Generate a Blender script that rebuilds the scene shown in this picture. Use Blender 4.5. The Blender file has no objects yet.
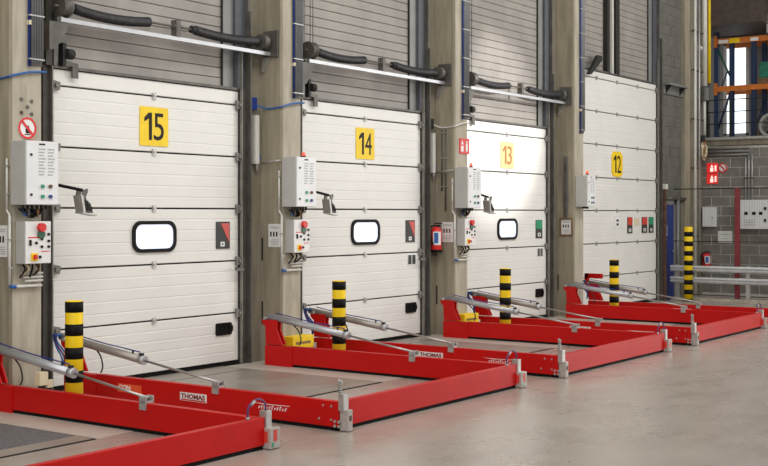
import bpy, bmesh, math, random
from mathutils import Vector, Matrix
random.seed(7)
scene = bpy.context.scene
col = scene.collection
PI = math.pi

# ------------------------------------------------------------------ camera
cam_d = bpy.data.cameras.new('camera')
cam = bpy.data.objects.new('camera', cam_d); col.objects.link(cam)
cam.location = (0, -9.0799, 1.6835)
cam.rotation_euler = (PI/2, 0, -0.9538)
cam_d.sensor_fit = 'HORIZONTAL'; cam_d.sensor_width = 36.0
cam_d.lens = 1195.616/768*36.0
cam_d.shift_y = -(233-213.72)/768
cam_d.clip_end = 200
scene.camera = cam

# ------------------------------------------------------------------ world, lights, exposure
scene.view_settings.view_transform = 'Standard'
scene.view_settings.look = 'None'
scene.view_settings.gamma = 1.0
scene.view_settings.use_curve_mapping = False
scene.view_settings.exposure = -0.05
world = bpy.data.worlds.new('hall_daylight'); scene.world = world
world.use_nodes = True
bg = world.node_tree.nodes['Background']
bg.inputs['Color'].default_value = (1.0, 0.985, 0.955, 1); bg.inputs['Strength'].default_value = 0.42

def area(name, loc, target, sx, sy, power, color=(1, 1, 1)):
    l = bpy.data.lights.new(name, 'AREA'); l.shape = 'RECTANGLE'; l.size = sx; l.size_y = sy
    l.energy = power; l.color = color
    o = bpy.data.objects.new(name, l); col.objects.link(o); o.location = loc
    o.rotation_euler = (Vector(target)-Vector(loc)).to_track_quat('-Z', 'Y').to_euler()
    return o
area('skylight_strip', (13, -7.5, 9.5), (14, -1.5, 0), 32, 3.0, 1300, (1.0, 0.98, 0.95))
area('hall_gate_daylight', (29, -14, 3.4), (12, -1.5, 0.6), 13, 6, 1500, (1.0, 0.98, 0.95))
area('left_fill_light', (-7, -9, 4.8), (9, -1.5, 0.8), 9, 5, 640, (1.0, 0.98, 0.96))  # unseen fill added to brighten the left-facing sides
sp = bpy.data.lights.new('hall_spotlight', 'SPOT'); sp.energy = 3000; sp.spot_size = math.radians(20.0); sp.spot_blend = 0.55
sp.shadow_soft_size = 0.12; sp.color = (1, 0.97, 0.95)
spo = bpy.data.objects.new('hall_spotlight', sp); col.objects.link(spo); spo.location = (16.8, -8.0, 6.4)
spo.rotation_euler = (Vector((15.85, 0, 3.05))-spo.location).to_track_quat('-Z', 'Y').to_euler()

# ------------------------------------------------------------------ materials
def mat(name, color, rough=0.5, metal=0.0, vary=0.12, scale=8.0, stretch=(1, 1, 1), bump=0.0, bscale=60.0,
        color2=None, rvary=0.0, coat=0.0, spec=0.5, emit=0.0, detail=6.0):
    m = bpy.data.materials.new(name); m.use_nodes = True
    nt = m.node_tree; N = nt.nodes; K = nt.links
    b = N['Principled BSDF']
    b.inputs['Metallic'].default_value = metal; b.inputs['Roughness'].default_value = rough
    b.inputs['Specular IOR Level'].default_value = spec
    if coat: b.inputs['Coat Weight'].default_value = coat; b.inputs['Coat Roughness'].default_value = 0.15
    if emit:
        b.inputs['Emission Color'].default_value = (*color, 1); b.inputs['Emission Strength'].default_value = emit
    tc = N.new('ShaderNodeTexCoord'); mp = N.new('ShaderNodeMapping'); mp.inputs['Scale'].default_value = stretch
    geo = N.new('ShaderNodeNewGeometry')
    K.new(geo.outputs['Position'], mp.inputs['Vector'])
    n1 = N.new('ShaderNodeTexNoise'); n1.inputs['Scale'].default_value = scale; n1.inputs['Detail'].default_value = detail
    n1.inputs['Roughness'].default_value = 0.6
    K.new(mp.outputs['Vector'], n1.inputs['Vector'])
    rp = N.new('ShaderNodeValToRGB')
    c2 = color2 if color2 else tuple(max(0, c*(1-vary)) for c in color)
    c1 = color if color2 else tuple(min(1, c*(1+vary)) for c in color)
    rp.color_ramp.elements[0].position = 0.36; rp.color_ramp.elements[0].color = (*c2, 1)
    rp.color_ramp.elements[1].position = 0.64; rp.color_ramp.elements[1].color = (*c1, 1)
    K.new(n1.outputs['Fac'], rp.inputs['Fac']); K.new(rp.outputs['Color'], b.inputs['Base Color'])
    if rvary:
        mr = N.new('ShaderNodeMapRange'); mr.inputs['To Min'].default_value = rough-rvary; mr.inputs['To Max'].default_value = rough+rvary
        mr.inputs['From Min'].default_value = 0.3; mr.inputs['From Max'].default_value = 0.7
        K.new(n1.outputs['Fac'], mr.inputs['Value']); K.new(mr.outputs['Result'], b.inputs['Roughness'])
    if bump:
        n2 = N.new('ShaderNodeTexNoise'); n2.inputs['Scale'].default_value = bscale; n2.inputs['Detail'].default_value = 4
        K.new(mp.outputs['Vector'], n2.inputs['Vector'])
        bp = N.new('ShaderNodeBump'); bp.inputs['Strength'].default_value = bump; bp.inputs['Distance'].default_value = 0.01
        K.new(n2.outputs['Fac'], bp.inputs['Height']); K.new(bp.outputs['Normal'], b.inputs['Normal'])
    return m

M = {}
M['floor'] = mat('polished_concrete', (0.41, 0.36, 0.312), 0.28, vary=0.2, scale=1.1, color2=(0.36, 0.314, 0.27), rvary=0.03, bump=0.02, bscale=14, detail=9)
def scuffed(m, amount=0.05):
    """fine speckle and faint wheel scuffs mixed over the base colour"""
    nt = m.node_tree; N = nt.nodes; K = nt.links; b = N['Principled BSDF']
    src = b.inputs['Base Color'].links[0].from_socket
    geo = N.new('ShaderNodeNewGeometry')
    mp = N.new('ShaderNodeMapping'); mp.inputs['Scale'].default_value = (0.8, 1.8, 1); mp.inputs['Rotation'].default_value = (0, 0, 0.25)
    K.new(geo.outputs['Position'], mp.inputs['Vector'])
    n1 = N.new('ShaderNodeTexNoise'); n1.inputs['Scale'].default_value = 2.2; n1.inputs['Detail'].default_value = 10; n1.inputs['Roughness'].default_value = 0.72
    K.new(mp.outputs['Vector'], n1.inputs['Vector'])
    rp = N.new('ShaderNodeValToRGB'); rp.color_ramp.elements[0].position = 0.40; rp.color_ramp.elements[1].position = 0.66
    rp.color_ramp.elements[0].color = (1-amount*1.6, 1-amount*1.7, 1-amount*1.8, 1); rp.color_ramp.elements[1].color = (1+amount*1.8, 1+amount*1.9, 1+amount*2.0, 1)
    K.new(n1.outputs['Fac'], rp.inputs['Fac'])
    mx = N.new('ShaderNodeMix'); mx.data_type = 'RGBA'; mx.blend_type = 'MULTIPLY'; mx.inputs[0].default_value = 1.0
    K.new(src, mx.inputs[6]); K.new(rp.outputs['Color'], mx.inputs[7]); K.new(mx.outputs[2], b.inputs['Base Color'])
scuffed(M['floor'])
M['concrete'] = mat('board_marked_concrete', (0.385, 0.34, 0.248), 0.85, scale=2.6, stretch=(3, 3, .45), color2=(0.25, 0.225, 0.162), bump=0.25, bscale=45, detail=9)
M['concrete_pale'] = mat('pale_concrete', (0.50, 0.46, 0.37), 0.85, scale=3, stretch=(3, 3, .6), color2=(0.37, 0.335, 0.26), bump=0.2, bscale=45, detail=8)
M['wall'] = mat('dock_wall_concrete', (0.29, 0.262, 0.195), 0.85, scale=2.4, stretch=(3, 3, .5), color2=(0.20, 0.18, 0.13), bump=0.25, bscale=40, detail=8)
M['block'] = mat('grey_masonry_block', (0.25, 0.235, 0.21), 0.9, scale=4, color2=(0.18, 0.168, 0.15), bump=0.5, bscale=90)
M['mortar'] = mat('mortar', (0.54, 0.52, 0.48), 0.9, scale=6, bump=0.2)
M['panel'] = mat('white_door_panel', (0.81, 0.80, 0.755), 0.42, vary=0.025, scale=2.0, bump=0.10, bscale=220)
M['cladding'] = mat('grey_cladding', (0.36, 0.33, 0.295), 0.5, metal=0.0, scale=1.4, color2=(0.27, 0.25, 0.228), stretch=(1, 1, .6), bump=0.04)
M['flash'] = mat('grey_flashing', (0.235, 0.235, 0.225), 0.5, metal=0.2, vary=.12, scale=2)
M['bluegrey'] = mat('blue_grey_steel', (0.085, 0.09, 0.105), 0.5, metal=0.1, vary=.12)
M['cablegrey'] = mat('grey_cable', (0.20, 0.21, 0.22), 0.5, vary=.1)
M['postbrown'] = mat('brown_grey_steel', (0.062, 0.055, 0.048), 0.55, vary=.2, spec=.3)
M['lip'] = mat('pale_galvanised_lip', (0.21, 0.20, 0.178), 0.5, metal=.2, vary=.15)
M['railgalv'] = mat('bright_galvanised_rail', (0.60, 0.61, 0.62), 0.45, metal=0.1, vary=.08)
M['block_dark'] = mat('dark_masonry_block', (0.165, 0.158, 0.138), 0.9, scale=4, color2=(0.12, 0.115, 0.10), bump=0.5, bscale=90)
M['mortar_dark'] = mat('grey_mortar', (0.25, 0.24, 0.215), 0.9, scale=6)
M['pale_strip'] = mat('pale_strip_concrete', (0.52, 0.475, 0.415), 0.4, vary=.08, scale=2.5)
M['labelred'] = mat('label_orange_red', (0.80, 0.10, 0.03), 0.4, vary=.04)
M['dark'] = mat('dark_steel', (0.030, 0.029, 0.027), 0.55, metal=0.1, vary=.2, spec=0.25)
M['track'] = mat('galvanised_track', (0.13, 0.122, 0.108), 0.5, metal=0.4, vary=.25, scale=5)
M['galv'] = mat('galvanised_steel', (0.46, 0.45, 0.43), 0.42, metal=0.5, vary=.12, scale=9)
M['alu'] = mat('aluminium', (0.50, 0.51, 0.53), 0.35, metal=0.5, vary=.06, scale=6)
M['dullalu'] = mat('dull_aluminium', (0.36, 0.33, 0.30), 0.4, metal=0.4, vary=.08, scale=6)
M['chrome'] = mat('chromed_rod', (0.42, 0.41, 0.39), 0.3, metal=0.7, vary=.05)
M['red'] = mat('red_paint', (0.53, 0.005, 0.004), 0.42, vary=.05, scale=3, bump=0.02, bscale=25, spec=0.24)
M['yellow'] = mat('yellow_paint', (0.95, 0.65, 0.001), 0.5, vary=.06, scale=5)
M['black'] = mat('black_paint', (0.007, 0.0065, 0.006), 0.55, vary=.25, scale=9, spec=0.15)
M['rubber'] = mat('black_rubber', (0.008, 0.008, 0.008), 0.8, vary=.2, spec=0.15)
M['spring'] = mat('greased_spring_steel', (0.034, 0.033, 0.035), 0.45, metal=0.1, vary=.3, scale=20, spec=0.3)
M['box'] = mat('light_grey_enamel', (0.80, 0.81, 0.82), 0.4, vary=.03)
M['boxside'] = mat('grey_enamel', (0.50, 0.50, 0.475), 0.45, vary=.04)
M['white'] = mat('white_paint', (0.82, 0.82, 0.80), 0.45, vary=.03)
M['pvc'] = mat('white_pvc', (0.70, 0.69, 0.64), 0.4, vary=.04)
M['overlit'] = mat('overlit_yellow_paint', (0.86, 0.60, 0.28), 0.5, vary=.08, scale=6)  # plate yellow with the light patch's overexposure painted into the colour
M['overlit_ink'] = mat('overlit_brown_ink', (0.40, 0.17, 0.05), 0.5, vary=.1)  # digit ink lightened to match, glare put into its colour
M['ink'] = mat('black_ink', (0.014, 0.012, 0.010), 0.5, vary=.1, spec=.2)
M['greyink'] = mat('grey_print', (0.45, 0.45, 0.46), 0.6, vary=.2, scale=60)
M['signred'] = mat('sign_red', (0.70, 0.02, 0.02), 0.4, vary=.04)
M['stickred'] = mat('sticker_red', (0.62, 0.05, 0.03), 0.4, vary=.05)
M['stickgrey'] = mat('sticker_charcoal', (0.055, 0.055, 0.052), 0.5, vary=.1, spec=.25)
M['green'] = mat('sign_green', (0.02, 0.30, 0.14), 0.4, vary=.06)
M['darkgreen'] = mat('dark_green', (0.02, 0.10, 0.05), 0.4, vary=.06)
M['blue'] = mat('blue_paint', (0.010, 0.035, 0.22), 0.4, vary=.1)
M['bluecable'] = mat('blue_cable', (0.02, 0.12, 0.40), 0.4, vary=.1)
M['rackblue'] = mat('rack_blue', (0.010, 0.03, 0.085), 0.5, vary=.1)
M['orange'] = mat('rack_orange', (0.60, 0.17, 0.02), 0.5, vary=.1)
M['leveller'] = mat('leveller_plate', (0.335, 0.295, 0.25), 0.36, metal=0.1, scale=2.2, color2=(0.28, 0.243, 0.21), rvary=.08, bump=0.06, bscale=50, detail=9)
scuffed(M['leveller'])
M['mat_dark'] = mat('dark_rubber_mat', (0.13, 0.128, 0.13), 0.6, vary=.25, scale=25, bump=0.2, bscale=120)
M['purple'] = mat('purple_cable', (0.10, 0.03, 0.13), 0.4, vary=.1)
M['clear'] = mat('milky_plastic', (0.40, 0.36, 0.33), 0.25, vary=.1, scale=30)
M['wood'] = mat('brown_wood_frame', (0.20, 0.12, 0.06), 0.6, vary=.2)
M['rust'] = mat('rusty_post', (0.11, 0.055, 0.032), 0.7, vary=.4, scale=12)
M['darkred'] = mat('dark_red_paint', (0.21, 0.022, 0.03), 0.45, vary=.1)
M['cream'] = mat('cream_plastic', (0.72, 0.64, 0.44), 0.5, vary=.06)
M['brownroof'] = mat('dark_brown_cladding', (0.075, 0.055, 0.045), 0.7, vary=.2)
M['tangle'] = mat('copper_tangle', (0.35, 0.17, 0.06), 0.5, vary=.4, scale=40)
M['pane'] = mat('daylit_pane', (0.78, 0.85, 1.0), 0.15, vary=.0, emit=0.5)
M['bigpane'] = mat('daylit_window_glass', (0.86, 0.93, 1.0), 0.1, vary=.0, emit=1.6)
M['redlens'] = mat('lit_red_lens', (1.0, 0.10, 0.06), 0.2, vary=0, emit=1.2)
M['exitred'] = mat('backlit_red_sign', (0.85, 0.035, 0.03), 0.3, vary=0, emit=0.35)
M['exitwhite'] = mat('backlit_white_symbol', (1.0, 0.85, 0.78), 0.3, vary=0, emit=0.7)
M['greengoods'] = mat('green_stretch_film', (0.02, 0.16, 0.10), 0.3, vary=.4, scale=9)

# ------------------------------------------------------------------ mesh helpers
class MB:
    def __init__(s, o=(0, 0, 0)):
        s.v = []; s.f = []; s.sm = []; s.o = Vector(o)
    def add(s, vs, fs, smooth=False):
        k = len(s.v); s.v += [tuple(Vector(p)-s.o) for p in vs]
        for f in fs: s.f.append([i+k for i in f]); s.sm.append(smooth)
        return s
    def box(s, x0, x1, y0, y1, z0, z1):
        v = [(x, y, z) for x in (x0, x1) for y in (y0, y1) for z in (z0, z1)]
        return s.add(v, [(0, 1, 3, 2), (4, 6, 7, 5), (0, 4, 5, 1), (2, 3, 7, 6), (0, 2, 6, 4), (1, 5, 7, 3)])
    def prism(s, poly, axis, a0, a1, smooth=False):
        n = len(poly)
        def m(p, a): return (a, p[0], p[1]) if axis == 'x' else (p[0], a, p[1]) if axis == 'y' else (p[0], p[1], a)
        v = [m(p, a0) for p in poly]+[m(p, a1) for p in poly]
        s.add(v, [list(range(n))[::-1], list(range(n, 2*n))])
        k = len(s.v)-2*n
        for i in range(n):
            j = (i+1) % n; s.f.append([k+i, k+j, k+n+j, k+n+i]); s.sm.append(smooth)
        return s
    def ring(s, outer, inner, axis, a0, a1):
        n = len(outer)
        def m(p, a): return (a, p[0], p[1]) if axis == 'x' else (p[0], a, p[1]) if axis == 'y' else (p[0], p[1], a)
        v = [m(p, a0) for p in outer]+[m(p, a0) for p in inner]+[m(p, a1) for p in outer]+[m(p, a1) for p in inner]
        fs = []
        for i in range(n):
            j = (i+1) % n
            fs += [(i, j, n+j, n+i), (2*n+i, 3*n+i, 3*n+j, 2*n+j), (i, 2*n+i, 2*n+j, j), (n+i, n+j, 3*n+j, 3*n+i)]
        return s.add(v, fs)
    def tube(s, pts, r, n=10, smooth=True):
        P = [Vector(p) for p in pts]; R = r if isinstance(r, (list, tuple)) else [r]*len(P)
        T = []
        for i in range(len(P)):
            a = P[max(0, i-1)]; b = P[min(len(P)-1, i+1)]; t = (b-a)
            if t.length < 1e-9: t = T[-1].copy() if T else Vector((0, 0, 1))
            T.append(t.normalized())
        u = T[0].orthogonal().normalized(); rings = []; v = []
        for i, p in enumerate(P):
            u = (u-T[i]*u.dot(T[i])); u.normalize(); w = T[i].cross(u)
            v += [tuple(p+(u*math.cos(2*PI*k/n)+w*math.sin(2*PI*k/n))*R[i]) for k in range(n)]
        fs = []
        for i in range(len(P)-1):
            for k in range(n):
                l = (k+1) % n; fs.append((i*n+k, i*n+l, (i+1)*n+l, (i+1)*n+k))
        s.add(v, fs, smooth)
        k0 = len(s.v)-len(v)
        s.f.append([k0+i for i in range(n)][::-1]); s.sm.append(False)
        s.f.append([k0+(len(P)-1)*n+i for i in range(n)]); s.sm.append(False)
        return s
    def cyl(s, a, b, r, n=16): return s.tube([a, b], r, n)
    def build(s, name, m, parent=None, bevel=0):
        me = bpy.data.meshes.new(name)
        bm = bmesh.new()
        bv = [bm.verts.new(p) for p in s.v]
        for f, sm in zip(s.f, s.sm):
            try: fc = bm.faces.new([bv[i] for i in f]); fc.smooth = sm
            except ValueError: pass
        bmesh.ops.recalc_face_normals(bm, faces=bm.faces)
        bm.to_mesh(me); bm.free()
        me.materials.append(M[m])
        o = bpy.data.objects.new(name, me); col.objects.link(o)
        if parent is not None: o.parent = parent
        else: o.location = s.o
        if bevel:
            b = o.modifiers.new('edge', 'BEVEL'); b.width = bevel; b.segments = 2; b.limit_method = 'ANGLE'
        return o

def thing(name, loc, label, cat, group=None, kind=None):
    o = bpy.data.objects.new(name, None); col.objects.link(o); o.location = loc; o.empty_display_size = .1
    return tag(o, label, cat, group, kind)
def tag(o, label=None, cat=None, group=None, kind=None):
    if label: o['label'] = label
    if cat: o['category'] = cat
    if group: o['group'] = group
    if kind: o['kind'] = kind
    return o
def copy_tree(o, parent=None):
    c = o.copy(); col.objects.link(c); c.parent = parent
    for ch in list(o.children): copy_tree(ch, c)
    return c
def shifted(o, dx, label):
    c = copy_tree(o); c.location = o.location+Vector((dx, 0, 0)); c['label'] = label
    return c
def plab(o, s): o['label'] = s; return o
def rr(cx, cz, w, h, r, n=5):
    p = []
    for qx, qz, a0 in ((1, 1, 0), (-1, 1, 90), (-1, -1, 180), (1, -1, 270)):
        for i in range(n+1):
            a = math.radians(a0+90*i/n); p.append((cx+qx*(w/2-r)+r*math.cos(a), cz+qz*(h/2-r)+r*math.sin(a)))
    return p
def disc(cx, cz, r, n=20): return [(cx+r*math.cos(2*PI*i/n), cz+r*math.sin(2*PI*i/n)) for i in range(n)]
def sag(a, b, d, n=10):
    a = Vector(a); b = Vector(b); return [a.lerp(b, i/n)-Vector((0, 0, d*4*(i/n)*(1-i/n))) for i in range(n+1)]
def smoothpath(pts, n=6):
    P = [Vector(p) for p in pts]; out = []
    for i in range(len(P)-1):
        p0 = P[max(i-1, 0)]; p1 = P[i]; p2 = P[i+1]; p3 = P[min(i+2, len(P)-1)]
        for k in range(n):
            t = k/n
            out.append(0.5*((2*p1)+(p2-p0)*t+(2*p0-5*p1+4*p2-p3)*t*t+(3*p1-p0-3*p2+p3)*t**3))
    out.append(P[-1]); return out

_texts = {}
def text_part(body, face, x, y, z, w, h, m, parent, name, bold=0.02, depth=0.003, shear=0.0):
    """flat lettering, centred at (x, y, z) in the parent's space; face '-y' or '-x'"""
    cu = bpy.data.curves.new('lettering', 'FONT'); cu.body = body; cu.size = 1; cu.offset = bold; cu.shear = shear; cu.extrude = 0.01
    cu.resolution_u = 3
    t = bpy.data.objects.new('lettering', cu); col.objects.link(t)
    dg = bpy.context.evaluated_depsgraph_get(); me = bpy.data.meshes.new_from_object(t.evaluated_get(dg))
    bpy.data.objects.remove(t); bpy.data.curves.remove(cu)
    X = [v.co.x for v in me.vertices]; Yv = [v.co.y for v in me.vertices]
    x0, x1, y0, y1 = min(X), max(X), min(Yv), max(Yv)
    for v in me.vertices:
        a = ((v.co.x-x0)/(x1-x0)-.5)*w; b = ((v.co.y-y0)/(y1-y0)-.5)*h; c = depth if v.co.z > 0 else 0
        v.co = (x+a, y-c, z+b) if face == '-y' else (x-c, y-a, z+b)
    me.materials.clear(); me.materials.append(M[m])
    o = bpy.data.objects.new(name, me); col.objects.link(o); o.parent = parent
    return o

L = 3.6848                      # spacing of the dock bays
DN = ['15', '14', '13', '12']
WD = ['the leftmost white door', 'the second white door', 'the third white door', 'the tall far door']

# ------------------------------------------------------------------ the setting
fl = MB((0, 0, 0)).box(-12, 40, -22, 0.02, -0.2, 0).build('floor', 'floor')
tag(fl, 'glossy brown-grey polished concrete floor of the loading hall', 'floor', kind='structure')

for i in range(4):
    MB((0, 0, 0)).box(9.745+(i-1)*L, 11.26+(i-1)*L, -2.15, -.03, -.01, .0025).build('floor_strip', 'pale_strip', fl)  # paler floor strips between the leveller plates
def upper_wall(i, x0, x1, z0, z1, pitch=0.112):
    w = thing('wall_upper_%d' % i, ((x0+x1)/2, .06, z0), 'grey ribbed metal cladding wall above the %s' % ['leftmost white door', 'second white door', 'third white door', 'tall far door'][i], 'wall', kind='structure')
    o = w.location.copy()
    MB(o).box(x0, x1, .10, .22, z0, z1).build('backing', 'dark', w)
    n = int((z1-z0)/pitch); wide = x1-.36
    prof = [(.095, .002), (.060, .0025), (.055, .008), (.055, pitch-.008), (.060, pitch-.0025), (.095, pitch-.002)]
    first = MB((0, 0, 0)).prism(prof, 'x', x0-o.x, wide-o.x).build('panel', 'cladding', w)
    first.location = (0, -o.y, 0)
    for k in range(1, n):
        c = first.copy(); col.objects.link(c); c.parent = w; c.location = (0, -o.y, k*pitch)
    MB(o).box(wide, x1-.19, .035, .11, z0, z1).build('flashing', 'flash', w)
    MB(o).box(wide-.008, wide+.004, .03, .06, z0, z1).build('flashing_joint', 'dark', w)
    MB(o).box(x1-.19, x1, .0, .11, z0, z1).build('edge_post', 'bluegrey', w)
    MB(o).box(x1-.03, x1+.0, -.05, .0, z0, z1).build('edge_lip', 'track', w)
    MB(o).box(x0, x0+.11, -.06, .05, z0, z1).build('edge_post', 'postbrown', w)
    MB(o).box(x0+.085, x0+.125, -.065, .05, z0, z1).build('edge_lip', 'track', w)
    return w
for i in range(3): upper_wall(i, 7.27+i*L, 10.12+i*L, 3.075, 6.7)
uw3 = upper_wall(3, 18.30, 21.95, 4.19, 7.2)
# dark vertical posts in front of the cladding above the tall door
for x, wd, mt in ((19.62, .10, 'dark'), (19.83, .05, 'pvc'), (19.98, .16, 'dark')):
    MB(uw3.location).box(x, x+wd, -.03, .055, 4.2, 7.2).build('mullion', mt, uw3)

for i in range(4):
    x0 = 10.10+(i-1)*L; x1 = 10.97+(i-1)*L
    if i == 3: x1 = 18.32
    w = MB((x0, 0, 0)).box(x0, x1, 0.0, 0.3, 0, 7.2).build('wall_dock_%d' % (i+1), 'wall')
    tag(w, 'concrete dock wall strip to the left of %s' % WD[i], 'wall', kind='structure')
w = MB((0, 0, 0)).box(-6, 6.42, 0.0, 0.3, 0, 7.2).build('wall_dock_5', 'wall')
tag(w, 'plain concrete dock wall at the near end', 'wall', kind='structure')

# concrete pillars
plabels = ['tan concrete pillar at the left edge with a no-fire sign', 'second tan concrete pillar, right of the leftmost white door',
           'third tan concrete pillar with a fire extinguisher and red fire sign', 'fourth tan concrete pillar with a brown framed notice']
for m in range(4):
    dx = (m-1)*L; x0 = 10.365+dx; x1 = 10.715+dx
    t = thing('concrete_pillar', (x0+.175, -.15, 0), plabels[m], 'pillar', 'concrete pillars between the dock doors')
    c = .018
    MB(t.location).prism([(x0, 0), (x0, -.307+c), (x0+c, -.307), (x1-c, -.307), (x1, -.307+c), (x1, 0)], 'z', 0, 7.2).build('shaft', 'concrete', t)
    # paler cast strip down the front and the cast-in slot on the side
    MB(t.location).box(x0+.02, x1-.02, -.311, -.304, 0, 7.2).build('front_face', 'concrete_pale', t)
    for z0 in (.42, 1.15) if m in (1, 2) else (.42,):
        MB(t.location).box(x0-.003, x0+.01, -.03, -.008, z0, z0+.26).build('cast_slot', 'dark', t)

# ------------------------------------------------------------------ sectional dock doors
Z = [.04, .578, 1.158, 1.738, 2.318, 2.898, 3.062]
def panel_profile(h):
    e = .008; p = [(.05, e), (.006, e), (0, e+.006)]
    for k in range(1, 5):
        z = h*k/5; p += [(0, z-.010), (.002, z-.004), (.002, z+.004), (0, z+.010)]
    if h < .3: p = [(.05, e), (.006, e), (0, e+.006)]
    p += [(0, h-e-.006), (.006, h-e), (.05, h-e)]
    return p
def dock_door(idx, x0, x1, zs, num, cx, lab, overlit=False):
    t = thing('door_%d' % (idx+1), ((x0+x1)/2, 0, 0), lab, 'door', kind='structure'); o = t.location
    MB(o).box(x0, x1, .035, .07, .03, zs[-1]).build('core', 'rubber', t)
    cache = {}
    for k in range(len(zs)-1):
        h = zs[k+1]-zs[k]; key = round(h, 3)
        if key not in cache:
            pa = MB((0, 0, 0)).prism(panel_profile(h), 'x', x0-o.x, x1-o.x).build('panel', 'panel', t); cache[key] = pa
        else:
            pa = cache[key].copy(); col.objects.link(pa); pa.parent = t
        pa.location = (0, 0, zs[k])
    MB(o).box(x0, x1, -.010, .05, 0.0, .036).build('bottom_seal', 'rubber', t)
    MB(o).box(x0-.02, x1+.02, -.02, .05, zs[-1], zs[-1]+.028).build('top_seal', 'track', t)
    hx = [cx] if len(zs) == 7 else [x0+.9, cx, cx+.9]
    hinge = None
    for z in zs[1:-1]:
        for x in hx:
            if hinge is None:
                hinge = MB((0, 0, 0)).box(-.024, .024, -.016, .004, -.034, .034).box(-.012, .012, -.026, -.01, -.012, .012).build('hinge', 'galv', t)
                h_ = hinge
            else: h_ = hinge.copy(); col.objects.link(h_); h_.parent = t
            h_.location = (x-o.x, 0, z)
    # guide rails with roller brackets
    for sd, (a, b) in enumerate(((x0-.10, x0-.005), (x1+.005, x1+.15))):
        g = MB(o).box(a, b, -.028, .03, 0, zs[-1]+.02).build('guide_rail', 'postbrown', t)
        e = b if sd == 0 else a
        MB(o).box(min(e, e+(.012 if sd else -.012)), max(e, e+(.012 if sd else -.012)), -.06, -.02, 0, zs[-1]+.5).build('rail_lip', 'lip', g)
        if sd: MB(o).box(b-.02, b, -.075, -.02, 0, zs[-1]+.9).build('rail_angle', 'track', g)
        for z in zs[1:-1]:
            r = MB(o)
            xx = x0+.05 if sd == 0 else x1-.0
            r.prism([(xx-.05, z-.045), (xx+.04, z-.045), (xx+.05, z-.01), (xx+.05, z+.03), (xx-.05, z+.05)], 'y', -.035, -.004)
            r.cyl((xx, -.055, z), (xx, -.03, z), .022, 10)
            r.build('roller_bracket', 'lip', t)
    return t
def number_plate(t, cx, cz, w, h, num, plate='yellow', ink='ink', cut=0.0):
    o = t.location
    poly = rr(cx, cz, w, h, .006, 1) if not cut else [(cx-w/2+cut, cz-h/2), (cx+w/2-cut, cz-h/2), (cx+w/2, cz-h/2+cut), (cx+w/2, cz+h/2-cut), (cx+w/2-cut, cz+h/2), (cx-w/2+cut, cz+h/2), (cx-w/2, cz+h/2-cut), (cx-w/2, cz-h/2+cut)]
    p = MB(o).prism(poly, 'y', -.010, -.001).build('number_plate', plate, t)
    plab(p, 'glare-paled yellow number plate' if plate == 'overlit' else 'yellow number plate')
    def digit(ch, dx, dw):
        if ch == '1':
            a = cx+dx; hh = h*.35; sw = w*.10
            MB(o).prism([(a+.01*w, cz-hh), (a+.01*w+sw, cz-hh), (a+.01*w+sw, cz+hh), (a-.0*w, cz+hh), (a-.15*w, cz+hh*.62), (a-.15*w, cz+hh*.34), (a+.01*w, cz+hh*.58)], 'y', -.0135, -.0095).build('numeral', ink, p)
        else: text_part(ch, '-y', a_x(dx), -.010-o.y, cz, dw, h*.70, ink, p, 'numeral', bold=.0)
    def a_x(dx): return cx+dx-o.x
    digit(num[0], -.20*w, 0); digit(num[1], .16*w, .36*w)
def window(t, cx, cz, w, h):
    o = t.location
    f = MB(o).ring(rr(cx, cz, w, h, .11), rr(cx, cz, w-.075, h-.075, .08), 'y', -.022, .0).build('window', 'black', t)
    MB(o).prism(rr(cx, cz, w-.07, h-.07, .08), 'y', -.008, -.002).build('pane', 'pane', f)
def red_sticker(t, x0, x1, z0, z1, style):
    o = t.location
    s = MB(o).box(x0, x1, -.010, -.001, z0, z1).build('sticker', 'stickgrey', t)
    w = x1-x0; h = z1-z0
    if style == 'wedge':
        MB(o).prism([(x0+w*.32, z1-h*.06), (x1-w*.06, z1-h*.06), (x1-w*.06, z0+h*.22)], 'y', -.013, -.009).build('red_wedge', 'stickred', s)
        MB(o).ring(rr(x0+w*.45, z0+h*.17, w*.3, h*.17, .005, 1), rr(x0+w*.45, z0+h*.17, w*.14, h*.07, .005, 1), 'y', -.013, -.009).build('white_mark', 'white', s)
        plab(s, 'charcoal sticker with a red wedge')
    else:
        MB(o).box(x0+.004, x1-.004, -.013, -.009, z0+h*.52, z1-.004).build('colour_field', 'stickred' if style == 'red' else 'green', s)
        MB(o).ring(rr((x0+x1)/2, z0+h*.2, w*.45, h*.2, .02, 3), rr((x0+x1)/2, z0+h*.2, w*.22, h*.1, .01, 3), 'y', -.013, -.009).build('white_mark', 'white', s)
        plab(s, 'red and charcoal sticker' if style == 'red' else 'green and charcoal sticker')
def recessed_handle(t, x0, x1, z0, z1):
    o = t.location; cx = (x0+x1)/2; cz = (z0+z1)/2; w = x1-x0; h = z1-z0
    hd = MB(o).ring(rr(cx, cz, w, h, .02, 3), rr(cx, cz, w*.72, h*.56, .015, 3), 'y', -.018, 0).build('handle', 'black', t)
    MB(o).box(cx-w*.4, cx+w*.4, -.006, 0, cz-h*.35, cz+h*.35).build('recess', 'rubber', hd)
    MB(o).prism([(x1-.005, cz-h*.4), (x1+.025, cz-h*.15), (x1+.025, cz+h*.15), (x1-.005, cz+h*.4)], 'y', -.014, 0).build('latch', 'black', hd)

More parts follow.
